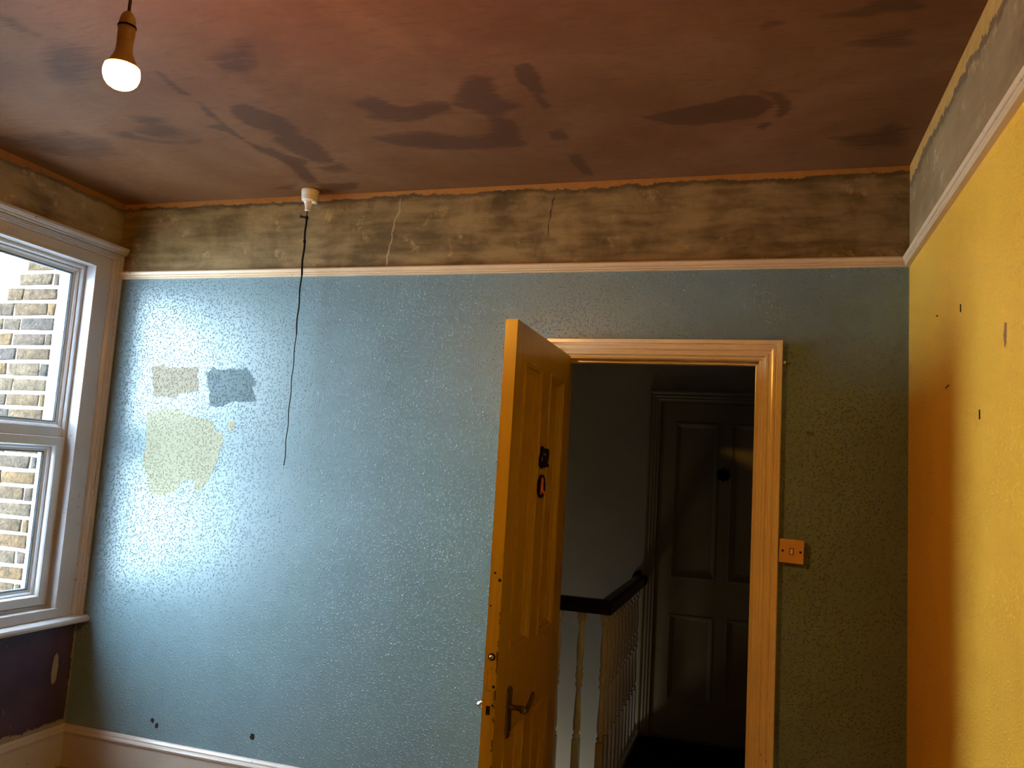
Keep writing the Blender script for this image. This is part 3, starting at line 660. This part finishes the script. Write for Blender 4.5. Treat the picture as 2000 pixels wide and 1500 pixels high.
link('sky_leak_panel', B((2.5, HY + .05, -.1), (3.36, HY + .12, 2.03)), M['hall_door'], d2)  # unseen panel added behind the leaf to stop sky light leaking round it
ros = link('door_rosette', polyplate(R0, .012, HF), M['black']); tag(ros, 'small black scalloped rosette fixed on the landing door', 'plaque')
lathe_b = lathe(bmesh.new(), [(.016, -.010), (.016, -.020), (.010, -.026), (0, -.027)], (2.928, HY + .008, 1.562), 16, 'Y'); link('rosette_boss', lathe_b, M['black'], ros, True)

# balustrade: handrail, base rail, turned spindles
bal = empty('balustrade', (SX, SY, 0), 'landing balustrade with dark handrail and white turned spindles', 'balustrade')
RPF = [(-.030, .0), (-.030, .030), (-.034, .036), (-.033, .052), (-.020, .064), (.0, .067), (.020, .064), (.033, .052), (.034, .036), (.030, .030), (.030, 0)]
link('handrail', sweep([(LX, SY), (SX, SY), (SX, HY - .02)], RPF, lambda u, v, h: Vector((u, v, .868 + h))), M['handrail'], bal, label='dark varnished handrail')
link('wall_rosette', lathe(bmesh.new(), [(.052, 0), (.052, -.012), (.044, -.02), (0, -.02)], (SX, HY, .905), 24, 'Y'), M['handrail'], bal, True, label='dark round wall plate at the rail end')
link('base_rail', sweep([(LX, SY), (SX, SY), (SX, HY)], [(-.03, 0), (-.03, .03), (.03, .03), (.03, 0)], lambda u, v, h: Vector((u, v, h))), M['spindle'], bal)
def spindle_mesh():
    bm = bmesh.new()
    box(bm, (-.018, -.018, .83), (.018, .018, .872), .002)
    box(bm, (-.018, -.018, .03), (.018, .018, .29), .003)
    lathe(bm, [(r_ * 1.12, z_) for r_, z_ in [(.009, .29), (.016, .297), (.017, .305), (.012, .312), (.010, .318), (.0155, .33), (.0165, .36), (.014, .42), (.0115, .48), (.010, .52), (.0155, .528), (.016, .537), (.011, .545), (.013, .552), (.0165, .57), (.0165, .582), (.012, .596), (.0155, .604), (.0155, .612), (.0105, .62), (.0155, .66), (.0165, .70), (.015, .73), (.0105, .79), (.0095, .802), (.0145, .81), (.0145, .817), (.010, .824), (.013, .83)]], (0, 0, 0), 14)
    return bm
sp0 = link('spindle', spindle_mesh(), M['spindle'], bal, True)
for p in sp0.data.polygons:
    p.use_smooth = len(p.vertices) == 4 and p.area < .0006
spots = [(SX - .112 * k, SY) for k in range(0, 12)] + [(SX, SY + .115 * k) for k in range(1, 10)]
for i, (x, y) in enumerate(spots):
    s = sp0 if i == 0 else sp0.copy()
    if i: C.objects.link(s); s.parent = bal; s.matrix_parent_inverse = bal.matrix_basis.inverted()
    s.location = (x, y, 0); s.rotation_euler = (0, 0, 0)

# ---------------------------------------------------------------- pendant lamp
bx, by, bz = 1.84, -1.94, 2.276                  # centre of the lit face
pen = empty('pendant_lamp', (bx, by, H), 'lit reflector bulb in ivory holder hanging from the ceiling', 'lamp')
link('ceiling_rose', lathe(bmesh.new(), [(.0, -.028), (.012, -.028), (.030, -.022), (.040, -.006), (.040, 0)], (bx, by, H), 28), M['plastic'], pen, True)
link('flex', tube(bmesh.new(), [(bx, by, H - .02), (bx + .001, by, 2.58), (bx, by, bz + .125)], .0032, 8), M['flex'], pen, True)
hold = link('lamp_holder', lathe(bmesh.new(), [(.003, .132), (.006, .131), (.011, .126), (.0145, .118), (.0165, .106), (.0168, .099), (.0162, .0985), (.0162, .0965), (.0172, .096), (.0165, .070), (.0160, .066)], (bx, by, bz), 28), M['holder'], pen, True)
link('holder_ring', lathe(bmesh.new(), [(.0170, .0998), (.0186, .0995), (.0186, .0962), (.0170, .0958)], (bx, by, bz), 28), M['dark'], hold, True, label='dark shade ring')
bulb = link('bulb', lathe(bmesh.new(), [(.0155, .068), (.0160, .064), (.0160, .050), (.0175, .040), (.0225, .028), (.0275, .018), (.033, .012), (.034, .009), (.0325, .0085)], (bx, by, bz), 32), M['holder'], pen, True)
link('bulb_face', lathe(bmesh.new(), [(.033, .009), (.035, .003), (.0356, -.004), (.0347, -.012), (.0316, -.021), (.0264, -.028), (.0185, -.0335), (.0097, -.0365), (0, -.0375)], (bx, by, bz), 32), M['lamp'], bulb, True, label='glowing white domed face of the bulb')

# ---------------------------------------------------------------- ceiling pull switch with its cord
px, py = 1.112, -.062
ps = empty('pull_switch', (px, py, H), 'old white ceiling pull switch with long black cord', 'switch')
link('switch_base', lathe(bmesh.new(), [(.041, 0), (.041, -.006), (.039, -.030), (.037, -.032), (.039, -.034), (.038, -.040), (.036, -.042), (.038, -.044), (.036, -.050), (.026, -.055), (0, -.056)], (px, py, H), 32), M['plastic'], ps, True)
link('nozzle', lathe(bmesh.new(), [(.026, -.052), (.019, -.060), (.015, -.075), (.013, -.092), (.0145, -.094), (.012, -.097), (0, -.097)], (px - .006, py, H), 24), M['plastic'], ps, True)
link('switch_lug', B((px + .018, py - .014, H - .066), (px + .040, py + .006, H - .054), .004), M['plastic'], ps)
cx_, cz_ = px - .008, H - .097
cpts = [(cx_ + .0022 * math.sin(i * .9) * min(1, i / 6), py, cz_ - (cz_ - 1.470) * i / 60) for i in range(61)]
crad = [.0022 if i < 2 else (.0046 if i < 16 else (.0034 if i < 30 else .0022)) for i in range(61)]
cord = link('pull_cord', tube(bmesh.new(), cpts, crad, 8), M['cord_black'], ps, True, label='knotted black pull cord')
for kz, r in ((cz_ - .032, .0085), (cz_ - .145, .0075), (1.985, .0032)):
    bm = bmesh.new(); bmesh.ops.create_icosphere(bm, subdivisions=2, radius=r)
    for v in bm.verts: v.co = Vector((v.co.x * .95, v.co.y, v.co.z * 1.15)) * (1 + .15 * noise.noise(v.co * 300)) + Vector((cx_, py, kz))
    link('knot', bm, M['cord_black'], cord, True)
bm = bmesh.new(); tube(bm, [(cx_, py, cz_ - .031), (cx_ - .012, py - .002, cz_ - .030), (cx_ - .024, py - .002, cz_ - .027), (cx_ - .030, py - .002, cz_ - .026)], [.004, .0045, .004, .0075], 8)
link('cord_tail', bm, M['cord_black'], cord, True)

# ---------------------------------------------------------------- light switch on its surface box, peg, plugs, staples
ls = empty('light_switch', (3.250, 0, 1.273), 'yellowed plastic light switch on the wall right of the doorway', 'switch')
link('back_box', B((3.250 - .041, -.025, 1.273 - .041), (3.250 + .041, 0, 1.273 + .041), .004), M['switch_plastic'], ls)
pl = link('face_plate', B((3.250 - .043, -.034, 1.273 - .043), (3.250 + .043, -.025, 1.273 + .043), .003), M['switch_plastic'], ls)
link('rocker_recess', B((3.250 - .0075, -.0352, 1.273 - .012), (3.250 + .0075, -.033, 1.273 + .012), .001), M['staple'], pl)
bm = B((3.250 - .0052, -.039, 1.273 - .0095), (3.250 + .0052, -.034, 1.273 + .0095), .001)
for v in bm.verts: v.co.y += (v.co.z - 1.273) * .22
link('rocker', bm, M['plastic'], pl)
for sx in (-.031, .031): link('screw', lathe(bmesh.new(), [(.0042, -.0335), (.0042, -.0352), (.003, -.0356), (0, -.0356)], (3.250 + sx, 0, 1.273), 14, 'Y'), M['dark'], pl)
ls.rotation_euler = (0, .028, 0)

pg = link('wall_peg', lathe(bmesh.new(), [(.0055, 0), (.0055, -.022), (.0045, -.0235), (0, -.0235)], (3.2125, 0, 1.978), 14, 'Y'), M['wood_plug'], None, True); tag(pg, 'small pale peg sticking out beside the doorway casing', 'peg')
def ring_plug(x, z, r, label):
    o_ = link('wall_plug', lathe(bmesh.new(), [(r, 0), (r, -.003), (r * .6, -.003), (r * .55, -.0008), (0, -.0008)], (x, 0, z), 16, 'Y'), M['brass_dark'], None, True); tag(o_, label, 'wall plug')
ring_plug(3.302, 1.713, .0065, 'left of two small brown wall plugs above the light switch')
ring_plug(3.317, 1.710, .0055, 'right of two small brown wall plugs above the light switch')
def staple(y, z, dy, dz, label):
    o_ = link('staple', tube(bmesh.new(), [(W - .0012, y, z), (W - .0012, y + dy * .5, z + dz * .5), (W - .0012, y + dy, z + dz)], .0019, 6), M['staple'], None); tag(o_, label, 'staple')
for (y, z, dy, dz, lb) in ((-.650, 1.8245, .036, -.004, 'dark horizontal staple at the top corner of the yellow wall shadow'),
                           (-.793, 2.030, .0, -.022, 'dark upright nail mark high on the yellow wall'),
                           (-.500, 2.060, .016, .0, 'short dark staple high on the yellow wall nearest the corner'),
                           (-.985, 1.722, .0, -.024, 'dark upright staple on the bright part of the yellow wall')):
    staple(y, z, dy, dz, lb)
def scuff(poly, mat, lb, to3d, parent):
    link('scuff', polyplate(poly, .0006, to3d, .003, .004), mat, parent, label=lb)
M['scuff_brown'] = plain('exposed_brown_paper', (.30, .15, .09), .8, .2)
scuff([(-1.212, 1.895), (-1.196, 1.900), (-1.190, 1.870), (-1.196, 1.842), (-1.208, 1.850)], M['scuff_brown'], 'brown oval scuff in the paper', RIGHT, wall_right)
for (x, z, r) in ((.497, .270, .012), (.523, .250, .012), (1.030, .276, .016), (.528, .232, .006)):
    poly = [(x + r * random.uniform(.5, 1) * math.cos(2 * PI * i / 9), z + 1.3 * r * random.uniform(.5, 1) * math.sin(2 * PI * i / 9)) for i in range(9)]
    scuff(poly, M['staple'] if r > .01 else M['scuff_brown'], 'dark hole knocked in the paper', BACK, wall_back)
